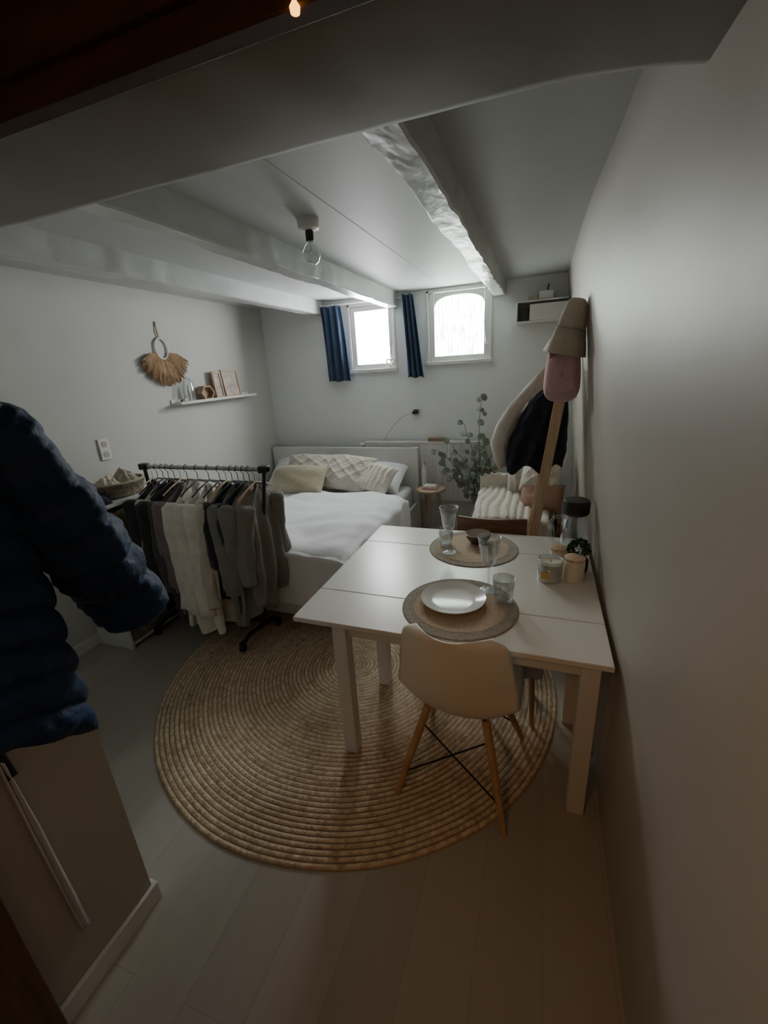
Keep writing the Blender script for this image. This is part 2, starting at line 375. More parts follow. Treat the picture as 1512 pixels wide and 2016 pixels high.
def curtain(x0t,x1t,x0b,x1b,zt,zb,ph):
    b=MB()
    def f(u,v):
        x=(x0t+(x1t-x0t)*u)*(1-v)+(x0b+(x1b-x0b)*u)*v
        y=YB-.075+.022*math.sin(u*pi*7+ph+v*.7)+.008*math.sin(u*19+v*4+ph)
        return (x,y,zt+(zb-zt)*v+.006*math.sin(u*11))
    b.grid(f,56,16)
    return b.build('curtain',M['bluec'],solid=.004)
tag(curtain(-2.14,-1.92,-2.12,-1.86,2.36,1.645,0),'short navy blue curtain gathered beside the smaller window','curtain')
tag(curtain(-1.29,-1.17,-1.25,-1.08,2.385,1.645,1.5),'short navy blue curtain gathered between the two windows','curtain')
b=MB(); b.tube([(-2.16,YB-.075,2.368),(-1.3,YB-.075,2.368)],.006,8)
tag(b.build('curtain_rod',M['white']),'thin white curtain rod above the smaller window','curtain rod')

# ------------------------------------------------------------------ radiator
r=root('radiator',(-1.12,YB-.06,.38),'white panel radiator on the wall beneath the window','radiator')
b=MB()
def f(u,v):
    x=-1.75+1.25*u; return (x,YB-.1+.0015*math.sin(u*2*pi*34),.40+.6*v)
b.grid(f,272,2); b.box(-1.75,-.5,YB-.097,YB-.03,.40,1.0); b.build('radiator_panel',M['white'],r,True,recalc=False)
MB().box(-1.755,-.495,YB-.108,YB-.022,1.0,1.015).build('radiator_grille',M['white'],r,True,bevel=.003)
b=MB(); b.lathe([(.02,0),(.024,.01),(.024,.05),(.016,.06)],16)
for i in range(len(b.v)): p=b.v[i]; b.v[i]=Vector((-1.765-p.z,YB-.06+p.x,.975+p.y))
b.build('thermostat_valve',M['white'],r,True)
b=MB(); b.tube([(-.5,YB-.06,.45),(-.47,YB-.06,.45),(-.47,YB-.06,.0)],.008,8); b.build('pipe',M['white'],r,True)

def outlet(x,y,z,axis,label):
    b=MB(); o=root('wall_outlet',(x,y,z),label,'wall outlet')
    if axis=='y':
        b.box(x-.04,x+.04,y-.012,y,z-.04,z+.04); b.build('outlet_plate',M['white'],o,True,bevel=.004)
        c=MB(); c.lathe([(.022,0),(.022,.004)],20)
        for i in range(len(c.v)): p=c.v[i]; c.v[i]=Vector((x+p.x,y-.011-p.z,z+p.y))
        c.build('socket',M['dark'],o,True)
    else:
        b.box(x,x+.012,y-.04,y+.04,z-.075,z+.075); b.build('outlet_plate',M['ceram'],o,True,bevel=.004)
        for dz in(-.035,.035):
            c=MB(); c.lathe([(.022,0),(.022,.003)],20,(0,0,0))
            for i in range(len(c.v)): p=c.v[i]; c.v[i]=Vector((x+.0115+p.z,y+p.x,z+dz+p.y))
            c.build('socket',M['bowlin'],o,True)
outlet(-1.2,YB,1.30,'y','white wall socket above the radiator')
outlet(XL,2.15,1.32,'x','double white wall socket on the side wall')
r=root('power_plug',(-1.2,YB-.03,1.30),'black plug with a thin cable drooping to the radiator','plug')
b=MB(); b.tube([(-1.165,YB-.035,1.312),(-1.205,YB-.035,1.31),(-1.23,YB-.035,1.295)],[.02,.024,.01],12); b.build('plug',M['black'],r,True)
b=MB(); b.tube([(-1.225+(-.33)*t,YB-.035,1.29+.02*math.sin(t*pi)-.27*t**1.6) for t in [i/12 for i in range(13)]],.0028,6); b.build('cable',M['bowlin'],r,True)

# ------------------------------------------------------------------ wall shelf
r=root('wall_shelf',(-.05,YB-.1,2.04),'white box wall shelf near the ceiling in the corner','shelf')
b=MB().box(-.24,.165,YB-.2,YB,2.04,2.055).box(-.24,-.228,YB-.2,YB,2.055,2.20).box(-.228,.165,YB-.012,YB,2.055,2.2).box(-.24,.165,YB-.2,YB,2.2,2.212)
b.build('shelf_body',M['white'],r,True,bevel=.002)
MB().box(-.13,.165,YB-.204,YB-.192,2.056,2.18).build('shelf_front',M['white'],r,True,bevel=.002)
r=root('router',(0,YB-.1,2.214),'white router with a small antenna on the corner shelf','router')
MB().box(-.06,.05,YB-.16,YB-.05,2.214,2.28).build('router_case',M['ceram'],r,True,bevel=.012)
b=MB(); b.tube([(.0,YB-.06,2.28),(.01,YB-.06,2.34)],.006,8); b.build('antenna',M['dark'],r,True)
b=MB().box(-.21,-.14,YB-.16,YB-.04,2.057,2.16); tag(b.build('storage_box',M['dark'],bevel=.004),'small dark box on the corner shelf','box')
b=MB().box(-.15,-.08,YB-.16,YB-.04,2.213,2.25); tag(b.build('storage_box',M['bowlin'],bevel=.004),'small grey-beige box on top of the corner shelf','box')

# ------------------------------------------------------------------ ceiling lamp
r=root('ceiling_lamp',(-1.057,2.05,CEIL),'bare bulb in a black socket below a white ceiling rose','ceiling lamp')
b=MB(); b.lathe([(.052,0),(.052,-.015),(.047,-.04),(.02,-.046)],32); b.build('ceiling_rose',M['white'],r)
b=MB(); b.lathe([(.012,-.044),(.019,-.05),(.019,-.086),(.016,-.09)],24); b.build('lamp_socket',M['black'],r)
b=MB(); b.lathe([(.014,-.084),(.016,-.096),(.03,-.112),(.042,-.135),(.043,-.152),(.034,-.174),(.018,-.186),(.004,-.190)],28); b.build('bulb',M['glass'],r)
b=MB(); b.tube([(0,0,-.09),(0,0,-.125),(.012,0,-.14),(0,.006,-.15),(-.012,0,-.14),(0,0,-.127)],.0018,5); b.build('filament',M['steel'],r)

# ------------------------------------------------------------------ left wall decor
r=root('wall_hanging',(XL+.01,2.84,1.73),'raffia fringe fan hanging with a white ring','wall decoration')
b=MB(); b.tube([(XL+.012,2.84+.062*math.sin(a),2.0+.078*math.cos(a)) for a in [2*pi*i/32 for i in range(33)]],.007,8,cap=False); b.build('ring',M['ceram'],r,True)
b=MB(); b.tube([(XL+.008,2.84,2.075),(XL+.012,2.83,2.13),(XL+.005,2.835,2.2)],.005,6); b.build('hanging_cord',M['straw'],r,True)
b=MB()
for i in range(520):
    a=random.uniform(-1.35,1.35); rr=.27*(0.84+.18*random.random())*(1-.06*abs(a)); s0=.055
    c=(2.84,1.985); p0=(XL+.014,c[0]+s0*math.sin(a),c[1]-s0*math.cos(a)*1.2)
    p2=(XL+.012+random.random()*.03,c[0]+rr*math.sin(a),c[1]-rr*math.cos(a)-.02*abs(math.sin(a)))
    pm=(XL+.03,(p0[1]+p2[1])/2,(p0[2]+p2[2])/2+.015)
    b.tube([p0,pm,p2],[.003,.0038,.0022],4,cap=False)
b.build('raffia_fringe',M['straw'],r,True,recalc=False)
b=MB().box(XL,XL+.115,2.83,3.86,1.56,1.572).box(XL,XL+.012,2.83,3.86,1.572,1.60).box(XL+.105,XL+.115,2.83,3.86,1.572,1.583)
tag(b.build('picture_ledge',M['white'],bevel=.002),'narrow white picture ledge on the side wall','shelf')
SZ=1.573
r=root('glass_cloche',(XL+.055,3.0,SZ),'clear glass dome on the picture ledge','glass dome')
b=MB(); b.lathe([(.045,0),(.047,.006)],24); b.build('cloche_base',M['ceram'],r)
b=MB(); b.lathe([(.048,.007),(.048,.09),(.042,.15),(.026,.19),(.008,.205)],24,cap0=False); b.build('cloche_dome',M['glass'],r)
b=MB(); b.lathe([(.012,.007),(.015,.06),(.008,.13),(.001,.14)],12); b.build('dried_flower',M['ceram'],r)
b=MB()
hx=[(math.cos(a),math.sin(a)) for a in [pi/3*i for i in range(6)]]
x0,x1,rr=XL+.03,XL+.09,.075
v=[(x0,3.19+rr*c*1.1,SZ+.06+s*.068) for c,s in hx]+[(x1,3.19+rr*c*1.1,SZ+.06+s*.068) for c,s in hx]+[(x1,3.19+rr*.85*c*1.1,SZ+.06+s*.055) for c,s in hx]+[(x1-.04,3.19+rr*.85*c*1.1,SZ+.06+s*.055) for c,s in hx]
f=[]
for i in range(6):
    j=(i+1)%6; f+=[(i,j,6+j,6+i),(6+i,6+j,12+j,12+i),(12+i,12+j,18+j,18+i)]
f+=[tuple(range(6)),tuple(range(18,24))]; b.add(v,f)
tag(b.build('hexagon_box',M['copper']),'small brown hexagonal box on the picture ledge','decoration')
def frame(y0,y1,h,tilt,lab):
    r=root('framed_print',(XL+.06,(y0+y1)/2,SZ),lab,'picture')
    T=Matrix.Rotation(tilt,4,'Y')
    w=(y1-y0)/2
    b=MB(); b.box(-.012,.012,-w,-w+.018,0,h,T=T); b.box(-.012,.012,w-.018,w,0,h,T=T); b.box(-.012,.012,-w+.018,w-.018,0,.018,T=T); b.box(-.012,.012,-w+.018,w-.018,h-.018,h,T=T)
    b.build('frame_border',M['framew'],r,bevel=.002)
    b=MB(); b.box(-.008,.004,-w+.012,w-.012,.012,h-.012,T=T); b.build('picture',M['paper'],r,smooth=False)
frame(3.32,3.43,.24,-.08,'thin wooden picture frame leaning on the ledge')
frame(3.45,3.68,.25,-.1,'wooden picture frame with a pale print on the ledge')
b=MB(); b.tube([(XL+.05,2.9,SZ+.012),(XL+.05,2.93,SZ+.014)],.012,10); tag(b.build('wood_knob',M['brownwood']),'small dark wooden knob lying on the ledge','decoration')

# ------------------------------------------------------------------ cushions
def cushion(name,label,w,h,t,loc,rot,m,pattern=0,seed=0,cat='pillow',group=None):
    b=MB(); n=30
    def side(sg):
        def f(u,v):
            x=u*2-1; y=v*2-1
            e=max(0,(1-abs(x)**3.2))**.55*max(0,(1-abs(y)**3.2))**.55
            z=sg*t/2*e*(1+.16*nz(x*2+seed,y*2,sg*3))
            if pattern==1: z+=sg*.007*e*max(0,math.cos((x+y)*11))+sg*.007*e*max(0,math.cos((x-y)*11))
            if pattern==2: z+=sg*.010*e*math.sin(x*26+1.5*nz(y*2,seed))
            pin=1-0.06*(1-abs(y)**4)*abs(x)**4
            pin2=1-0.06*(1-abs(x)**4)*abs(y)**4
            bend=-.03*x*x+.02*nz(x+seed,y)
            return (x*w/2*pin,y*h/2*pin2,z+bend)
        return f
    k=70 if pattern else n
    b.grid(side(1),k,k); b.grid(side(-1),n,n)
    ob=b.build(name,m,None,origin=(0,0,0),recalc=False,angle=3.0)
    ob.location=loc; ob.rotation_euler=rot
    return tag(ob,label,cat,group)

# ------------------------------------------------------------------ bed
BX0,BX1,BY0,BY1=-2.86,-1.17,2.27,4.12
r=root('bed',((BX0+BX1)/2,(BY0+BY1)/2,0),'white wooden double bed with a plain high headboard','bed')
MB().box(BX0-.01,BX1+.02,4.12,4.17,.012,.965).build('headboard',M['white'],r,True,bevel=.004)
MB().box(BX1-.03,BX1,BY0,BY1,.1,.38).build('side_rail',M['white'],r,True,bevel=.003)
MB().box(BX0,BX0+.03,BY0,BY1,.1,.38).build('side_rail',M['white'],r,True,bevel=.003)
MB().box(BX0+.03,BX1-.03,BY0,BY0+.03,.1,.38).build('footboard',M['white'],r,True,bevel=.003)
for x,y in((BX0+.04,BY0+.04),(BX1-.04,BY0+.04),(BX0+.04,BY1-.06),(BX1-.04,BY1-.06)):
    MB().box(x-.03,x+.03,y-.03,y+.03,.015,.1).build('leg',M['white'],r,True)
MB().box(BX0+.03,BX1-.03,BY0+.03,BY1-.01,.28,.32).build('slat_base',M['pine'],r,True)
MT=.575
b=MB().box(BX0+.035,BX1-.035,BY0+.035,BY1-.01,.325,MT); tag(b.build('mattress',M['sheet'],bevel=.05,bseg=4),'thick mattress with a pale grey fitted sheet','mattress')
b=MB()
def duv(u,v):
    W=BX1-BX0
    s=(u-.5)*(W+.72); t=v*(1.72)
    hw=W/2+.012
    zt=MT+.035
    if abs(s)<=hw: X=s; dz=0
    else:
        X=math.copysign(hw+.02,s); dz=abs(s)-hw
    yfoot=BY0-.012; L=3.60-yfoot
    if t<=L: Y=3.60-t; dy=0
    else: Y=yfoot-.02; dy=t-L
    d=dz+dy
    z=zt-min(d,.46)
    if d==0:
        e=max(0,abs(s)-hw+.10)/.10; e2=max(0,(.10-(L-t)))/.10 if t<=L else 0
        z-=.035*e*e+.035*e2*e2
    wr=.028*nz(s*2.2,t*1.8,1)+.018*nz(s*6+t*4,t*5,3)+.030*abs(nz(s*2.6+t*2,t*2.4,8))+.03*abs(nz(s*1.3-t*2.2,t*1.1+s,18))
    if d==0: z+=wr+.012
    else:
        X+=math.copysign(1,s)*(.03*nz(t*5,d*2,4)+.018+.04*d) if dz>0 else 0
        if dy>0: Y-=.03*nz(s*5,d*2,5)+.018+.04*dy
        z+=.02*nz(s*3,t*3,9)
    if v<.03: z-=.02
    cx=(BX0+BX1)/2
    X=max(X,-W/2-.0)
    return (cx+X,Y,z)
b.grid(duv,110,100)
tag(b.build('duvet',M['duvet'],solid=.02,angle=3),'crumpled white duvet hanging over the mattress edges','duvet')
g='pillows against the headboard'
cushion('bed_pillow','plain white sleeping pillow against the headboard',.74,.44,.16,(-2.44,3.95,.72),(.6,0,.03),M['duvet'],0,1,group=g)
cushion('bed_pillow','plain white sleeping pillow against the headboard',.74,.44,.16,(-1.62,3.95,.70),(.5,0,-.03),M['duvet'],0,2,group=g)
cushion('bed_pillow','cream pillow with a raised diamond pattern',.60,.40,.15,(-2.22,3.80,.78),(.9,0,.05),M['knit'],1,3,group=g)
cushion('bed_pillow','cream knitted pillow with a diamond pattern',.56,.42,.15,(-1.80,3.78,.78),(.8,.05,-.12),M['knit'],1,4,group=g)
cushion('bed_pillow','cream pillow with wavy tufted ribs',.42,.34,.13,(-1.50,3.74,.75),(.65,.1,-.3),M['fleece'],2,5,group=g)
cushion('bed_pillow','tan linen lumbar pillow lying in front',.60,.34,.15,(-2.24,3.55,.755),(.7,0,.08),M['tan'],0,6,group=g)

# ------------------------------------------------------------------ rug
def ringdisc(R,pitch,zh,amp,c,segs,mi,b,r0=0.0,ul=1.6):
    rings=int((R-r0)/pitch); n=rings*4
    def f(u,v):
        rr=r0+(R-r0)*v; a=2*pi*u
        rr2=rr+.0012*nz(math.cos(a)*3,math.sin(a)*3,rr*5)*(6 if R>.5 else 1)*(rr/R)
        z=zh+amp*abs(math.sin(pi*rings*v))
        if v>.999: z=.001
        return (c[0]+rr2*math.cos(a),c[1]+rr2*math.sin(a),c[2]+z)
    b.grid(f,segs,n,True,mi,uvf=lambda u,v,vm:(u*max(1,round(2*pi*(r0+(R-r0)*(math.floor(vm*rings)+.5)/rings)/(pitch*ul))),v*rings))
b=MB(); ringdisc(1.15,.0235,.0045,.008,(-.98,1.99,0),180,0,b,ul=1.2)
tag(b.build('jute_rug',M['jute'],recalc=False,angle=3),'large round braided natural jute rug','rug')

# ------------------------------------------------------------------ dining table
TZ=.75
TX0,TX1,TY0,TY1=-.965,.285,1.355,2.50
r=root('dining_table',((TX0+TX1)/2,(TY0+TY1)/2,0),'white drop-leaf dining table pushed against the wall','table')
for y0,y1,nm in((TY0,1.617,'table_leaf'),(1.6195,2.228,'tabletop'),(2.2305,TY1,'table_leaf')):
    MB().box(TX0,TX1,y0,y1,TZ-.022,TZ).build(nm,M['tabletop'],r,True,bevel=.003)
def leg(x,y,z0=.0):
    MB().box(x-.032,x+.032,y-.03,y+.03,z0,TZ-.022).build('leg',M['white'],r,True,bevel=.003)
for x in(-.765,.22):
    for y in(1.415,1.89,2.42): leg(x,y,.012 if math.hypot(x+.98,y-1.99)<1.15 else 0.0)
for a in((-.733,.188,1.87,1.905),(-.733,.188,1.41,1.43),(-.733,.188,2.41,2.43)):
    MB().box(a[0],a[1],a[2],a[3],TZ-.095,TZ-.023).build('apron',M['white'],r,True)
for x in(-.765,.22):
    MB().box(x-.012,x+.012,1.445,2.39,TZ-.095,TZ-.023).build('apron',M['white'],r,True)

# ------------------------------------------------------------------ shell chair
def shell_chair(loc,rz):
    r=root('dining_chair',loc,'cream moulded shell chair with beech legs and black wire bracing','chair',rz)
    cl=[(.235,.43,.18),(.20,.442,.21),(.10,.435,.232),(0,.425,.242),(-.10,.425,.245),(-.165,.45,.244),(-.20,.52,.240),(-.222,.62,.230),(-.235,.70,.220),(-.245,.785,.205),(-.25,.820,.185),(-.252,.84,.140)]
    def cr(t):
        n=len(cl)-1; k=min(int(t*n),n-1); f=t*n-k
        P=[cl[max(0,min(n,k+d))] for d in(-1,0,1,2)]
        return [0.5*((2*P[1][i])+(-P[0][i]+P[2][i])*f+(2*P[0][i]-5*P[1][i]+4*P[2][i]-P[3][i])*f*f+(-P[0][i]+3*P[1][i]-3*P[2][i]+P[3][i])*f**3) for i in range(3)]
    b=MB()
    def f(u,v):
        y,z,w=cr(v); s=u*2-1
        back=max(0,min(1,(v-.3)/.3))
        return (s*w, y+.10*back*abs(s)**1.9, z+.045*abs(s)**3*max(0,min(1,(1-v/.45)*2))+.075*abs(s)**2.6*max(0,1-abs(v-.42)/.3)-.018*back*abs(s)**2.5)
    b.grid(f,34,48)
    b.build('seat_shell',M['cream'],r,solid=.007,angle=3,recalc=True)
    for sx in(-1,1):
        for sy in(-1,1):
            b=MB(); b.tube([(sx*.12,sy*.11,.405),(sx*.175,sy*.18,.2),(sx*.225,sy*.245,.012)],[.017,.0165,.011],14); b.build('leg',M['oak'],r)
    b=MB()
    for sx in(-1,1):
        b.tube([(sx*.14,-.135,.33),(-sx*.20,-.215,.115)],.004,6)
        b.tube([(sx*.14,.135,.33),(-sx*.20,.215,.115)],.004,6)
    b.tube([(-.12,-.11,.40),(.12,.11,.40)],.005,6); b.tube([(.12,-.11,.40),(-.12,.11,.40)],.005,6)
    b.build('wire_brace',M['black'],r)
shell_chair((-.245,1.475,0),math.radians(-5))
r=root('stool',(-.065,1.90,0),'wooden stool draped with pale blue-grey fabric under the table','stool')
b=MB()
def f(u,v):
    a=2*pi*u; c=math.cos(a); s=math.sin(a); k=(abs(c)**5+abs(s)**5)**(-1/5)
    if v<.25: q=v/.25; rr=.125*q; z=.60-.006*q
    else:
        q=(v-.25)/.75; rr=.125+.012*min(1,q*6)+.012*math.sin(a*9+q)*q; z=.594-.28*q
    return (rr*c*k,rr*s*k*1.08,z)
b.grid(f,96,20,True); b.build('fabric_cover',M['grey'],r,solid=.004,angle=3)
b=MB(); b.box(-.115,.115,-.12,.12,.54,.585); b.build('seat',M['oak'],r)
for sx in(-1,1):
    for sy in(-1,1): 
        b=MB(); b.tube([(sx*.09,sy*.09,.54),(sx*.11,sy*.11,.012)],[.016,.012],12); b.build('leg',M['oak'],r)
r=root('dining_chair',(-.255,2.78,0),'brown wooden chair with a curved top rail facing the table','chair',pi)
b=MB(); b.box(-.2,.2,-.2,.2,.43,.46); b.build('seat',M['brownwood'],r,bevel=.01)
for sx in(-1,1):
    b=MB(); b.frustum((sx*.18,.17,.0),(sx*.17,.17,.43),.032,.032,.038,.038); b.build('leg',M['brownwood'],r)
    b=MB(); b.frustum((sx*.19,-.19,0),(sx*.18,-.18,.44),.032,.032,.036,.036); b.build('leg',M['brownwood'],r)
    b=MB(); b.frustum((sx*.17,.185,.46),(sx*.185,.20,.72),.03,.03,.026,.026); b.build('back_post',M['brownwood'],r)
b=MB(); b.grid(lambda u,v:((u*2-1)*.215,.215-.035*(u*2-1)**2,.70+v*.115),24,4); b.build('backrest',M['brownwood'],r,solid=.02,bevel=.004,angle=1)

# ------------------------------------------------------------------ placemats, plates etc.
g='round woven placemats'
def placemat(x,y,lab):
    r=root('placemat',(x,y,TZ),lab,'placemat',group=g)
    b=MB(); ringdisc(.20,.009,.0035,.0018,(0,0,0),96,0,b); b.build('mat_center',M['mat_in'],r,recalc=False,angle=3)
    b=MB(); ringdisc(.248,.0095,.0035,.002,(0,0,0),96,0,b,r0=.20); b.build('mat_border',M['mat_out'],r,recalc=False,angle=3)
placemat(-.285,1.612,'round woven placemat with darker rim under the dinner plate')
placemat(-.318,2.245,'round woven placemat with darker rim under the bowl')
MZ=TZ+.0055
b=MB(); b.lathe([(.0,.004),(.085,.004),(.1,.008),(.135,.02),(.142,.024),(.141,.027),(.133,.024),(.1,.013),(.085,.009),(.0,.009)],64,(-.317,1.64,MZ),cap0=False,cap1=False)
b.lathe([(.088,0),(.088,.006)],48,(-.317,1.64,MZ),cap1=False)
tag(b.build('dinner_plate',M['ceram'],angle=1.2),'plain white dinner plate on the placemat','plate')
r=root('bowl',(-.30,2.32,MZ),'small dark rimmed bowl on the placemat','bowl')
b=MB(); b.lathe([(.035,0),(.05,.01),(.068,.035),(.074,.058),(.071,.059)],40,cap1=False); b.build('bowl_outside',M['darkceram'],r)
b=MB(); b.lathe([(.071,.0585),(.064,.034),(.045,.013),(.001,.008)],40,cap0=False,cap1=False); b.build('bowl_inside',M['bowlin'],r)
gw='stemmed ribbed wine glasses'; gt='clear drinking tumblers'
def wine(x,y,lab):
    r=root('wine_glass',(x,y,MZ),lab,'wine glass',group=gw)
    b=MB(); b.lathe([(.038,0),(.038,.002),(.02,.005),(.005,.012)],32); b.build('glass_foot',M['glass'],r)
    b=MB(); b.lathe([(.005,.012),(.004,.06),(.006,.115)],12,cap0=False,cap1=False); b.build('glass_stem',M['glass'],r)
    b=MB(); b.lathe([(.006,.115),(.022,.13),(.032,.155),(.038,.19),(.044,.23),(.05,.265)],64,cap0=False,cap1=False,fn=lambda R,z,a:R*(1+.018*math.cos(a*20))); b.build('glass_bowl',M['glass'],r,solid=.0015)
def tumbler(x,y,lab,hh=.11,rr=.045):
    r=root('tumbler',(x,y,MZ),lab,'drinking glass',group=gt)
    b=MB(); b.lathe([(rr*.8,0),(rr*.9,hh*.3),(rr,hh)],40,cap1=False); b.build('glass_wall',M['glass'],r,solid=.002)
    b=MB(); b.lathe([(rr*.74,.004),(rr*.76,.018)],32); b.build('glass_base',M['glass'],r)
wine(-.437,2.155,'tall ribbed wine glass beside the bowl')
wine(-.180,1.775,'tall ribbed wine glass beside the dinner plate')
tumbler(-.475,2.25,'small clear tumbler beside the bowl',.10,.042)
tumbler(-.108,1.70,'clear tumbler beside the dinner plate',.11,.047)
def candle(x,y,rr,hh,lid,lab):
    r=root('candle_jar',(x,y,TZ),lab,'candle',group='candle jars')
    b=MB(); b.lathe([(rr,0),(rr,hh)],36,cap1=False); b.build('jar',M['wax'] if lid else M['glass'],r,solid=.002)
    b=MB(); b.lathe([(rr-.003,.004),(rr-.003,hh*.85)],36); b.build('wax',M['wax'],r)
    if lid:
        b=MB(); b.lathe([(rr+.001,hh),(rr+.001,hh+.012),(rr-.004,hh+.015)],36); b.build('jar_lid',M['pine'],r)
    else:
        b=MB(); b.grid(lambda u,v:((rr+.0015)*math.cos(3.9+u*.7),(rr+.0015)*math.sin(3.9+u*.7),.02+v*.035),10,2); b.build('paper_label',M['gold'],r)
        b=MB(); b.tube([(0,0,hh*.85),(0.001,0,hh*.85+.012)],.0015,5); b.build('wick',M['dark'],r)
candle(.085,1.96,.055,.105,False,'cream candle in a glass with an ochre label')
candle(.19,1.985,.045,.10,True,'cream candle jar with a wooden lid')
candle(.125,2.10,.04,.095,True,'small candle jar with a wooden lid at the back')
r=root('glass_jug',(.20,2.25,TZ),'clear glass jug with a black lid and side handle','jug')
b=MB(); b.lathe([(.06,0),(.065,.01),(.065,.17),(.055,.21),(.05,.25)],40,cap1=False); b.build('jug_body',M['glass'],r,solid=.002)
b=MB(); b.lathe([(.052,.235),(.064,.245),(.066,.30),(.058,.312)],40); b.build('jug_lid',M['black'],r)
b=MB(); b.tube([(-.06,-.02,.225),(-.10,-.03,.225),(-.122,-.035,.19),(-.12,-.035,.12),(-.095,-.03,.08),(-.062,-.02,.075)],.010,10,); b.build('jug_handle',M['glass'],r)
r=root('small_plant',(.225,2.08,TZ),'small leafy dark green plant in a glass pot','plant')
b=MB(); b.lathe([(.03,0),(.036,.02),(.036,.06),(.03,.07)],24); b.build('pot',M['greenglass'],r)
b=MB()
for i in range(110):
    a=random.random()*2*pi; e=random.random()*1.3; R=.055
    c=Vector((-.012+R*math.cos(a)*math.cos(e)*.9,R*math.sin(a)*math.cos(e),.10+.06*math.sin(e)))
    d=Vector((random.uniform(-1,1),random.uniform(-1,1),random.uniform(-.3,1))).normalized(); q=d.orthogonal().normalized(); p=d.cross(q)
    b.add([c-q*.014,c+p*.01,c+q*.016,c-p*.01],[(0,1,2,3)])
b.build('leaves',M['greenglass'],r,recalc=False)

# ------------------------------------------------------------------ side table, plant, etc.
r=root('side_table',(-.99,4.0,0),'small round wooden side table beside the bed','side table')
b=MB(); b.lathe([(.14,.56),(.145,.565),(.145,.58),(.14,.585)],36); b.build('tabletop',M['framew'],r)
for k in range(3):
    a=k*2*pi/3+.5
    b=MB(); b.tube([(.07*math.cos(a),.07*math.sin(a),.56),(.13*math.cos(a),.13*math.sin(a),0)],[.014,.011],10); b.build('leg',M['framew'],r)
g='books on the side table'
b=MB().box(-1.06,-.92,3.93,4.03,.586,.606); tag(b.build('book',M['pink'],bevel=.002),'pinkish closed book on the side table','book',g)
b=MB().box(-1.05,-.93,3.94,4.03,.607,.622); tag(b.build('book',M['ceram'],bevel=.002),'white closed book on top of another','book',g)
r=root('white_bottle',(-1.07,4.07,.586),'slim white bottle on the side table','bottle')
b=MB(); b.lathe([(.025,0),(.027,.01),(.027,.17),(.012,.20),(.011,.22)],24); b.build('bottle_body',M['ceram'],r)
b=MB(); b.lathe([(.013,.22),(.013,.245)],20); b.build('bottle_cap',M['steel'],r)
b=MB().box(-1.06,-.90,YB-.1,YB-.03,1.016,1.05); tag(b.build('book',M['copper'],bevel=.002),'small brown book lying on the radiator','book')
r=root('eucalyptus_plant',(-.52,3.98,0),'tall leafy eucalyptus branches in a grey floor vase','plant')
b=MB(); b.lathe([(.07,0),(.09,.05),(.095,.2),(.07,.36),(.045,.42),(.05,.45)],32,cap1=False); b.build('vase',M['bowlin'],r,solid=.004)
st=MB(); lv=MB()
rnd=random.Random(3)
ends=[((.02,.0,1.43),.9),((-.12,-.02,1.22),.8),((-.40,-.02,.98),1.0),((-.25,-.05,1.04),.9),((-.40,.04,.84),.8),((.06,-.06,1.10),.8),((.13,.02,.96),.7),((-.17,-.1,.90),.8),((-.3,-.02,.74),.6),((.18,-.02,.84),.6)]
for (ex,ey,ez),wgt in ends:
    P=[]
    for i in range(9):
        t=i/8; P.append(Vector((ex*t**1.6+.012*math.sin(t*6+ex*9),ey*t,.38+(ez-.38)*(t**.8))))
    st.tube(P,[.006*(1-.7*i/8) for i in range(9)],6)
    for i in range(3,9):
        for k in range(2+(i%2)):
            c=P[i]+Vector((rnd.uniform(-.05,.05),rnd.uniform(-.05,.05),rnd.uniform(-.03,.03)))
            d=Vector((rnd.uniform(-.7,.7),-1,rnd.uniform(-.2,.9))).normalized(); q=d.orthogonal().normalized(); p=d.cross(q); R=rnd.uniform(.018,.032)
            ring=[c+q*R*math.cos(a)+p*R*1.15*math.sin(a)+d*.004*math.cos(2*a) for a in [2*pi*j/8 for j in range(8)]]
            lv.add(ring,[tuple(range(8))])
            st.tube([P[i],c],.0015,4,cap=False)
st.build('stems',M['stem'],r,recalc=False); lv.build('leaves',M['leaf'],r,recalc=False,smooth=False)

# ------------------------------------------------------------------ armchair
r=root('armchair',(-.12,3.5,0),'low armchair with brown wooden frame in the corner','armchair')
MB().box(-.38,.17,3.22,3.84,.26,.42).build('seat',M['fleece'],r,True,bevel=.04,bseg=4)
MB().box(-.38,.17,3.74,3.88,.42,.80).build('backrest',M['fleece'],r,True,bevel=.05,bseg=4)
for x in(-.41,.17):
    b=MB().box(x,x+.03,3.20,3.88,.55,.585).box(x,x+.03,3.20,3.235,0,.55).box(x,x+.03,3.845,3.88,0,.84)
    b.build('frame_side',M['brownwood'],r,True,bevel=.005)
MB().box(-.38,.17,3.20,3.225,.2,.26).build('frame_rail',M['brownwood'],r,True,bevel=.004)
b=MB()
def f(u,v):
    x=-.46+.56*u; t=v*1.1
    if t<.2: y=3.17; z=.33+t
    elif t<.75: y=3.17+(t-.2)*.85; z=.53+.12*math.sin((t-.2)*2.2)
    else: y=3.64+.02*(t-.75); z=.64+(t-.75)*.35
    rib=.009*math.sin(u*2*pi*9+3.5*math.sin(t*5)+4*nz(u*3,t*3))
    return (x,y-(rib if t<.2 else 0),z+.05+rib+.03*math.sin(u*pi)+.02*nz(u*3,t*3,5))
b.grid(f,110,40)
tag(b.build('throw_blanket',M['fleece'],solid=.02,angle=3),'cream tufted throw blanket draped over the armchair','blanket')
g='cushions on the armchair'
cushion('cushion','cream ribbed cushion on the armchair',.44,.42,.16,(-.02,3.62,.88),(1.25,0,.1),M['knit'],2,8,'cushion',g)
cushion('cushion','rust brown cushion on the armchair',.34,.24,.13,(.04,3.40,.72),(1.0,0,-.15),M['rust'],0,9,'cushion',g)
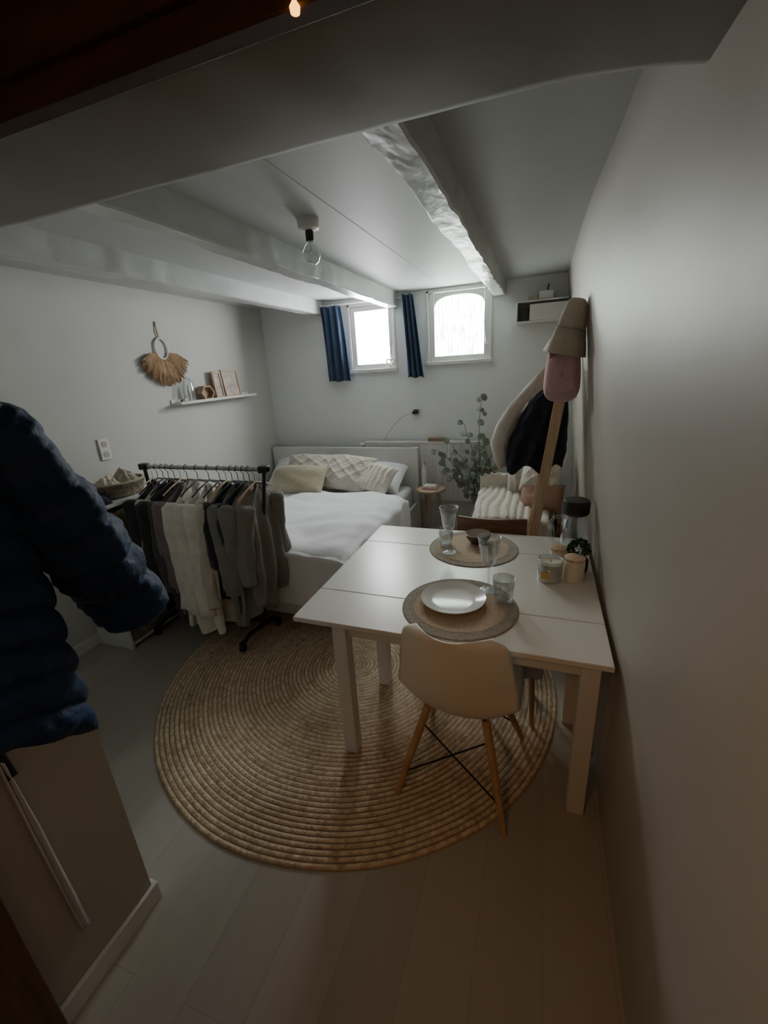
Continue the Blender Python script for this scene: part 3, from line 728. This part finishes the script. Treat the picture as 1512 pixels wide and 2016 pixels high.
cushion('cushion','cream diamond-patterned cushion leaning beside the ladder',.32,.34,.13,(.04,3.50,.90),(1.25,.1,-.1),M['fleece'],1,10,'cushion',g)

# ------------------------------------------------------------------ ladder with clothes
r=root('wooden_ladder',(0,2.95,0),'pine decorative ladder leaning on the wall','ladder')
def lx(z): return -.08+z*.122
for y in(2.78,3.13):
    MB().frustum((lx(0),y,0.0),(lx(2.0),y,2.0),.06,.035,.06,.035).build('rail',M['pine'],r,True,bevel=.003)
for z in(.3,.65,1.0,1.35,1.68,1.93):
    b=MB(); b.tube([(lx(z),2.78,z),(lx(z),3.13,z)],.013,10); b.build('rung',M['pine'],r,True)
def drape(outline_l,outline_r,y0,thick,seed,name,label,cat,m,fold=.02,k=7,hem=.03):
    def ev(o,z):
        for i in range(len(o)-1):
            if z<=o[i][0] and z>=o[i+1][0]:
                t=(o[i][0]-z)/(o[i][0]-o[i+1][0])
                return o[i][1]+(o[i+1][1]-o[i][1])*t
        return o[-1][1]
    zt=outline_l[0][0]; zb=outline_l[-1][0]; b=MB()
    def f(u,v):
        z=zt+(zb-zt)*v; a=2*pi*u; x0=ev(outline_l,z)+.012*nz(z*14,seed); x1=ev(outline_r,z)+.008*nz(z*14,seed+4)
        c=math.cos(a); s=math.sin(a); tt=thick*(.35+.65*min(1,v*4))
        if v<.001 or v>.999: tt*=.3
        x=(x0+x1)/2+(x1-x0)/2*c
        y=y0+tt*math.copysign(abs(s)**.7,s)+fold*math.sin(c*k+seed+v*3.5+1.5*nz(c*2,v*3,seed))*(.3+v)+.02*nz(c*4+v*3,v*6,seed+9)
        return (x,y,z+hem*math.sin(c*6+seed)*v*v)
    b.grid(f,80,44,True)
    return tag(b.build(name,m,angle=3,recalc=True),label,cat)
drape([(1.68,.02),(1.60,-.05),(1.50,-.14),(1.40,-.235),(1.31,-.31),(1.22,-.30),(1.15,-.25),(1.10,-.20)],[(1.68,.12),(1.56,.12),(1.45,.12),(1.3,.1),(1.22,.06),(1.15,.02),(1.10,.02)],3.04,.05,1,'coat','cream wool coat hanging on the ladder','coat',M['offw'],.03,10)
drape([(1.56,.0),(1.50,-.07),(1.38,-.13),(1.22,-.19),(1.10,-.20),(1.05,-.19)],[(1.56,.12),(1.50,.16),(1.38,.17),(1.22,.17),(1.12,.17),(1.05,.15)],2.925,.040,3,'coat','dark navy coat hanging on the ladder','coat',M['navyc'],.022,9,.035)
b=MB(); P=[(.03,2.90,1.68),(-.05,2.89,1.58),(-.15,2.90,1.46),(-.225,2.92,1.33),(-.26,2.94,1.22),(-.245,2.95,1.12),(-.22,2.95,1.06)]
b.tube(P,[.03,.036,.040,.045,.048,.046,.04],20,flat=(.8,1))
for k,p in enumerate(b.v): b.v[k]=p+Vector((nz(p.y*30,p.z*8,1),nz(p.x*30,p.z*8,5),0))*.02
tag(b.build('scarf',M['offw'],angle=3),'off-white scarf over the ladder','scarf')
r=root('pink_cap',(.105,2.70,1.51),'dusty pink cap hanging on the ladder','cap')
b=MB()
def f(u,v):
    a=2*pi*u; e=v*pi/2
    rr=max(.001,math.cos(e))**.6
    c=math.cos(a); s=math.sin(a); k=(abs(c)**3.2+abs(s)**3.2)**(-1/3.2)
    return (.092*rr*c*k*(1-.12*s*k),-.075*math.sin(e)+.008*nz(c*3*rr,s*3*rr),.155+.155*rr*s*k)
b.grid(f,48,14,True); b.build('crown',M['pink'],r,solid=.005,angle=3)
b=MB(); b.grid(lambda u,v:((u*2-1)*(.075),-.052-.028*(1-(u*2-1)**2),.255+.045*v-.02*(u*2-1)**2),18,4); b.build('strap_band',M['mauve'],r,solid=.005,angle=3)
b=MB(); b.grid(lambda u,v:((u*2-1)*(.086-.01*v),-.045-.045*math.sin(v*1.5)*(1-(u*2-1)**2*.5),.075-.075*v*(1-.35*(u*2-1)**2)),18,6); b.build('brim',M['pink'],r,solid=.006,angle=3)
r=root('bucket_hat',(.105,2.68,1.79),'beige canvas bucket hat hanging at the ladder top','hat')
def hs(R,z,a): return R*(1+.07*math.cos(3*a+z*9)+.04*math.sin(5*a+z*20))
b=MB(); b.lathe([(.001,.252),(.025,.25),(.042,.238),(.052,.215),(.062,.16),(.072,.10)],40,cap0=False,cap1=False,fn=hs); b.build('crown',M['beige'],r,solid=.004,angle=3)
b=MB(); b.lathe([(.072,.10),(.074,.105),(.084,.06),(.098,.02),(.112,-.025)],40,cap0=False,cap1=False,fn=hs); b.build('brim',M['beige'],r,solid=.004,angle=3)
r.rotation_euler=(0.05,.22,0)

# ------------------------------------------------------------------ cabinet with baskets
r=root('storage_cabinet',(-2.75,1.98,0),'white storage unit with wicker drawers','cabinet')
cx0,cx1,cy0,cy1=-2.88,-2.56,1.72,2.28
b=MB().box(cx0,cx1,cy0,cy1,1.0,1.02).box(cx0,cx1,cy0,cy0+.018,0,1.0).box(cx0,cx1,cy1-.018,cy1,0,1.0).box(cx0,cx0+.006,cy0+.018,cy1-.018,0,1.0)
for z in(.03,.35,.67): b.box(cx0,cx1,cy0+.018,cy1-.018,z,z+.018)
b.build('cabinet_body',M['white'],r,True,bevel=.002)
for z in(.37,.69,.05):
    MB().box(cx0+.02,cx1-.002,cy0+.03,cy1-.03,z,z+.27).build('drawer',M['wicker'],r,True,bevel=.012)
r=root('wicker_basket',(-2.73,2.06,1.02),'oval wicker basket holding cloths on the cabinet','basket')
b=MB(); b.lathe([(.1,0),(.115,.01),(.13,.09),(.135,.095),(.125,.09),(.11,.012)],40,cap1=False,fn=lambda R,z,a:R*(1+.35*abs(math.sin(a))**2)+.003*math.cos(a*40)); b.build('basket_body',M['wicker'],r)
b=MB(); b.tube([(0.13*math.cos(a)*1.02,.15*math.sin(a)*1.18,.098) for a in [2*pi*i/32 for i in range(33)]],.009,8,cap=False); b.build('basket_rim',M['tan'],r)
def crumple(cx,cy,cz,rx,ry,h,m,seed,lab,grp=None):
    b=MB()
    def f(u,v):
        a=2*pi*u; r_=1-v
        w=1+.25*nz(math.cos(a)*2,math.sin(a)*2,seed)
        z=h*(1-r_**2)*(1+.4*nz(math.cos(a)*r_*3,math.sin(a)*r_*3,seed))+.014*nz(math.cos(a)*r_*6,math.sin(a)*r_*6,seed+2)
        return (cx+rx*r_*w*math.cos(a),cy+ry*r_*w*math.sin(a),cz+max(0,z)+.002)
    b.grid(f,64,24,True)
    tag(b.build('folded_cloth',m,angle=3,recalc=True),lab,'cloth',grp)
crumple(-2.74,1.99,1.09,.09,.08,.07,M['beige'],3,'crumpled beige cloth in the basket','cloths in the basket')
crumple(-2.72,2.11,1.09,.09,.09,.09,M['tan'],6,'crumpled tan cloth in the basket','cloths in the basket')
crumple(-2.68,1.83,1.02,.10,.09,.07,M['navyc'],5,'crumpled dark cloth lying by the basket')

# ------------------------------------------------------------------ clothes rack
RY=2.10; RZ=1.215; RX0,RX1=-2.50,-1.545
r=root('clothes_rack',((RX0+RX1)/2,RY,0),'black metal clothes rail on castors','clothes rack')
b=MB(); b.tube([(RX0-.03,RY,RZ),(RX1+.03,RY,RZ)],.0135,12); b.build('rail',M['steel'],r,True)
for i,(xt,xb) in enumerate(((RX0,RX0+.02),(RX1,RX1-.19))):
    b=MB(); b.tube([(xb,RY,.10),(xt,RY,RZ-.01)],.012,10); b.build('post',M['black'],r,True)
    b=MB(); b.box(xt-.03,xt+.03,RY-.024,RY+.024,RZ-.02,RZ+.022); b.build('rail_connector',M['black'],r,True,bevel=.006)
    b=MB(); b.tube([(xb-.04,RY-.20,.07),(xb-.03,RY-.12,.1),(xb,RY+.08,.1),(xb+.02,RY+.13,.07)],.015,10); b.build('foot',M['black'],r,True)
    for y,xo in((RY-.20,-.04),(RY+.13,.02)):
        b=MB(); b.lathe([(.012,-.012),(.026,-.012),(.028,0),(.026,.012),(.012,.012)],20)
        for k in range(len(b.v)): p=b.v[k]; b.v[k]=Vector((xb+xo+p.z,y+p.x,.041+p.y))
        b.box(xb+xo-.018,xb+xo+.018,y-.012,y+.012,.045,.08)
        b.build('castor_wheel',M['black'],r,True)
b=MB(); b.tube([(RX0+.02,RY,.13),(RX1-.19,RY,.13)],.01,10); b.build('lower_bar',M['black'],r,True)

GC={}
def gm(nm,c,v=.1):
    if nm not in GC: GC[nm]=mat(nm,c,.95,v,14,.4,90,sheen=.15)
    return GC[nm]
def garment(x,kind,label,m,L,hw,th,yaw=0,sl=.55,seed=0,slr=.05):
    zt=RZ-.085
    r=root(kind[0],(x,RY,zt),label,kind[1],yaw,group='clothes on the rack')
    b=MB()
    def f(u,v):
        a=2*pi*u; z=-L*v
        if v<.06: w=.055+(hw*.6-.055)*(v/.06)
        elif v<.16: w=hw*.6+(hw-hw*.6)*((v-.06)/.10)
        else: w=hw*(1+.10*(v-.16)+.05*nz(v*3,seed))
        t=th*(.35+.65*min(1,v*5))
        c=math.cos(a); s=math.sin(a)
        fold=.85*math.sin(c*9+seed*1.7+v*2.6)*min(1,v*2)+.6*nz(c*3,v*4,seed)
        xx=t*math.copysign(abs(s)**.6,s)+th*fold+.025*nz(c*1.3,v*2,seed+7)
        zz=z-(abs(c)*.055*(1-min(1,v*6)))-.03*math.sin(c*5+seed)*v
        return (xx,w*c,zz)
    b.grid(f,60,34,True); b.build('garment_body',m,r,recalc=True,angle=3)
    if sl>0:
        for sg in(-1,1):
            b=MB(); P=[];R=[]
            for i in range(25):
                t=i/24
                P.append(Vector((.016*math.sin(t*4+seed)+(.012*sg),sg*(hw-.035+.05*t**.6+.008*math.sin(t*6+seed)),-.10-sl*t)))
                R.append(slr*(1.15-.22*t)*(1+.02*math.sin(t*31+seed))*(1 if i else .6))
            b.tube(P,R,20,flat=(.8,1),up=(1,0,0))
            for k,p in enumerate(b.v): b.v[k]=p+Vector((nz(p.y*26,p.z*5,seed),nz(p.z*6,p.x*26,seed),0))*.018
            b.build('sleeve',m,r,recalc=True,angle=3)
    z0=zt; b=MB()
    b.tube([(x,RY-.17,z0-.058),(x,RY-.1,z0-.025),(x,RY,z0+.008),(x,RY+.1,z0-.025),(x,RY+.17,z0-.058)],.005,8)
    b.tube([(x,RY,z0+.01),(x,RY,z0+.055),(x,RY-.018,z0+.075),(x,RY-.014,z0+.098),(x,RY,z0+.106),(x,RY+.018,z0+.092)],.0022,6)
    tag(b.build('clothes_hanger',M['black'] if seed%5 else M['pine'],recalc=True),'slim %s clothes hanger on the rail'%('black' if seed%5 else 'wooden'),'hanger','hangers on the rack')
bk=gm('black_knit',(.028,.028,.032)); ch=gm('charcoal_knit',(.07,.065,.07)); mv=gm('mauve_grey_knit',(.22,.175,.19)); cr_=gm('cream_cable_knit',(.80,.76,.68)); bg=gm('sand_knit',(.62,.57,.48))
ol=gm('warm_grey_cloth',(.24,.225,.20)); gr=gm('mid_grey_wool',(.24,.235,.23)); pk=gm('blush_floral_cloth',(.52,.38,.34),.45); dg=gm('dark_grey_denim',(.05,.055,.065))
SW=('hanging_sweater','sweater'); SH=('hanging_shirt','shirt'); CT=('hanging_coat','coat')
# (kind,label,material,length,half width,thickness,sleeve length,gap to next)
items=[(SW,'black knitted sweater on a hanger',bk,.78,.20,.028,.5,.045),(SH,'pale sand shirt on a hanger',bg,.78,.18,.024,.5,.05),
(CT,'black coat on a hanger',bk,.90,.21,.032,.6,.045),(SW,'black sweater on a hanger',bk,.84,.21,.030,.58,.05),(CT,'charcoal cardigan on a hanger',ch,.94,.21,.032,.6,.055),
(SW,'mauve grey sweater on a hanger',mv,.88,.21,.028,.6,.055),(SW,'cream cable-knit sweater on a hanger',cr_,.94,.21,.038,.72,.085),(SW,'cream long knit sweater on a hanger',cr_,.98,.215,.040,.74,.09),
(SH,'cream chunky blouse on a hanger',cr_,.98,.22,.044,.74,.085),(SH,'sand-coloured blouse on a hanger',bg,.95,.205,.034,.68,.05),(SH,'black shirt on a black hanger',bk,.76,.185,.026,.4,.045),
(SW,'warm grey sweater on a hanger',ol,.92,.195,.032,.55,.045),(SH,'dark denim shirt on a hanger',dg,.80,.18,.026,.45,.045),(SW,'grey wool cardigan on a hanger',gr,.88,.19,.032,.58,.04),
(SH,'blush floral blouse on a hanger',pk,.50,.15,.022,.0,.04),(SW,'warm grey wool sweater on a hanger',ol,.78,.165,.032,.5,0)]
tot=sum(i[7] for i in items); x=RX0+.055; sc=(RX1-RX0-.13)/tot
for i,(kd,lb,m,L,hw,th,sl,gap) in enumerate(items):
    garment(x,kd,lb,m,L,hw,th,yaw=random.uniform(-.12,.12),sl=sl,seed=i,slr=.058)
    x+=gap*sc

# ------------------------------------------------------------------ puffer jacket on the partition
r=root('puffer_jacket',(-1.10,.36,.8),'navy blue quilted puffer jacket hanging in the entry','jacket')
def wr(y,z,sd):
    return .016*nz(y*16,z*12,sd)+.010*abs(nz(y*30+z*14,z*26,sd+3))-.008*abs(nz(y*22-z*20,z*16,sd+5))
b=MB()
def f(u,v):
    a=2*pi*u; c=math.cos(a); s=math.sin(a)
    if v<.72: w=.245+.01*v
    else: w=.252-.18*((v-.72)/.28)**1.3
    puff=abs(math.sin(v*pi*10+.5*nz(c*2,s*2)))**.5
    y=.320+w*(.96+.045*puff)*math.copysign(abs(c)**.85,c)
    z0=.865+(.58-y)*.75+.012*nz(y*9,3)
    z=z0+(1.83-z0)*v
    t=.058+.034*puff
    t*=(1 if v<.85 else 1-(v-.85)*3)
    if v<.01: t*=.6
    if s>0: t+=wr(y,z,1)+.014*nz(y*5,z*4,3)
    return (-1.08+t*math.copysign(abs(s)**.7,s),y,z+.018*nz(c*2,v*3,2))
b.grid(f,150,220,True); b.build('jacket_body',M['navy'],r,True,angle=3)
def sleeve(pts,rad,nm='sleeve'):
    P=[];R=[]; N_=150
    for i in range(N_+1):
        t=i/N_; k=min(int(t*(len(pts)-1)),len(pts)-2); f_=t*(len(pts)-1)-k
        p=Vector(pts[k]).lerp(Vector(pts[k+1]),f_); rr=rad[k]+(rad[k+1]-rad[k])*f_
        P.append(p); R.append(rr*(.86+.14*abs(math.sin(t*pi*8))**.5)*(1-.12*max(0,(t-.94)/.06)))
    for _ in range(20): P=[P[0]]+[(P[j-1]+P[j]*2+P[j+1])/4 for j in range(1,N_)]+[P[-1]]
    b=MB(); b.tube(P,R,56,flat=(1,.72))
    for k,p in enumerate(b.v): b.v[k]=p+Vector((wr(p.y,p.z,1)*1.1,wr(p.y+p.x,p.z,7),0))
    return b.build(nm,M['navy'],r,True,angle=3)
sleeve([(-1.07,.47,1.76),(-1.07,.545,1.66),(-1.06,.61,1.51),(-1.06,.665,1.36),(-1.06,.715,1.22),(-1.06,.745,1.14)],[.08,.115,.126,.128,.126,.122])
sleeve([(-1.07,.22,1.66),(-1.07,.10,1.55),(-1.07,.03,1.40),(-1.07,.0,1.25)],[.06,.09,.10,.09])
b=MB(); b.lathe([(.09,0),(.10,.02),(.10,.06),(.08,.08)],28,(-1.08,.36,1.78),fn=lambda R,z,a:R*(.7+.3*abs(math.sin(a)))); b.build('collar',M['navy'],r,True,angle=3)
b=MB(); b.tube([(-.985,.30,1.08),(-.98,.305,1.4),(-.985,.31,1.75)],.004,6); b.build('zipper',M['black'],r,True)
r=root('coat_hook',(-1.19,.36,1.84),'black metal coat hook on the partition','hook')
b=MB(); b.box(-1.2,-1.193,.34,.38,1.80,1.88); b.tube([(-1.195,.36,1.86),(-1.15,.36,1.85),(-1.13,.36,1.87),(-1.125,.36,1.90)],.006,8); b.build('hook',M['black'],r,True)
b=MB(); b.grid(lambda u,v:(-1.185+.006*math.sin(v*6),.385+.022*u+.02*v,1.15-.31*v),4,20); tag(b.build('bag_strap',M['black'],solid=.004),'black strap dangling below the jacket','strap')
b=MB()
b.grid(lambda u,v:(-1.19+.005*math.sin(u*9+v*3),.405+.025*v+.012*(u*2-1)*(.5+.5*min(1,v*3)),.90-.68*v+.01*math.sin(u*5)),8,28)  # patch of light on the partition, built as a thin pale strip
tag(b.build('scarf',M['sheet'],solid=.004,angle=3),'narrow pale strip standing for a patch of light on the partition','scarf')

# ------------------------------------------------------------------ lights
w=bpy.data.worlds.new('World'); S.world=w; w.use_nodes=True
w.node_tree.nodes['Background'].inputs[0].default_value=(0.6,0.7,0.8,1); w.node_tree.nodes['Background'].inputs[1].default_value=0.3
def light(name,kind,loc,power,col,size,target=None,spot=1.0):
    l=bpy.data.lights.new(name,kind); l.energy=power; l.color=col
    l.shadow_soft_size=size
    o=bpy.data.objects.new(name,l); o.location=loc; COL.objects.link(o)
    if kind=='SPOT':
        l.spot_size=spot; l.spot_blend=1.0
        o.rotation_euler=(Vector(target)-Vector(loc)).to_track_quat('-Z','Y').to_euler()
    return o
light('hall_lamp','POINT',(-.25,-.55,1.95),3.0,(1.0,.48,.18),.10)
light('added_warm_spot','SPOT',(-.45,-.35,2.10),13,(1.0,.50,.18),.06,(.22,1.15,.25),1.15)  # unseen spot added to throw warm light on floor and right wall

# ------------------------------------------------------------------ camera
cam=bpy.data.cameras.new('camera'); co=bpy.data.objects.new('camera',cam); COL.objects.link(co); S.camera=co
fpx=835
d=Vector((314,-303,fpx)).normalized(); x=Vector((2356,138,-fpx)).normalized()
x=(x-d*x.dot(d)).normalized(); D=d.cross(x)
right=Vector((x[0],d[0],-D[0])); down=Vector((x[1],d[1],-D[1])); fwd=Vector((x[2],d[2],-D[2]))
up=-down; bk_=-fwd
co.matrix_world=Matrix(((right.x,up.x,bk_.x,0),(right.y,up.y,bk_.y,0),(right.z,up.z,bk_.z,H),(0,0,0,1)))
cam.sensor_fit='VERTICAL'; cam.sensor_height=36; cam.sensor_width=27; cam.lens=36*fpx/2016; cam.clip_start=.02
S.view_settings.view_transform='AgX'
S.view_settings.exposure=0.0
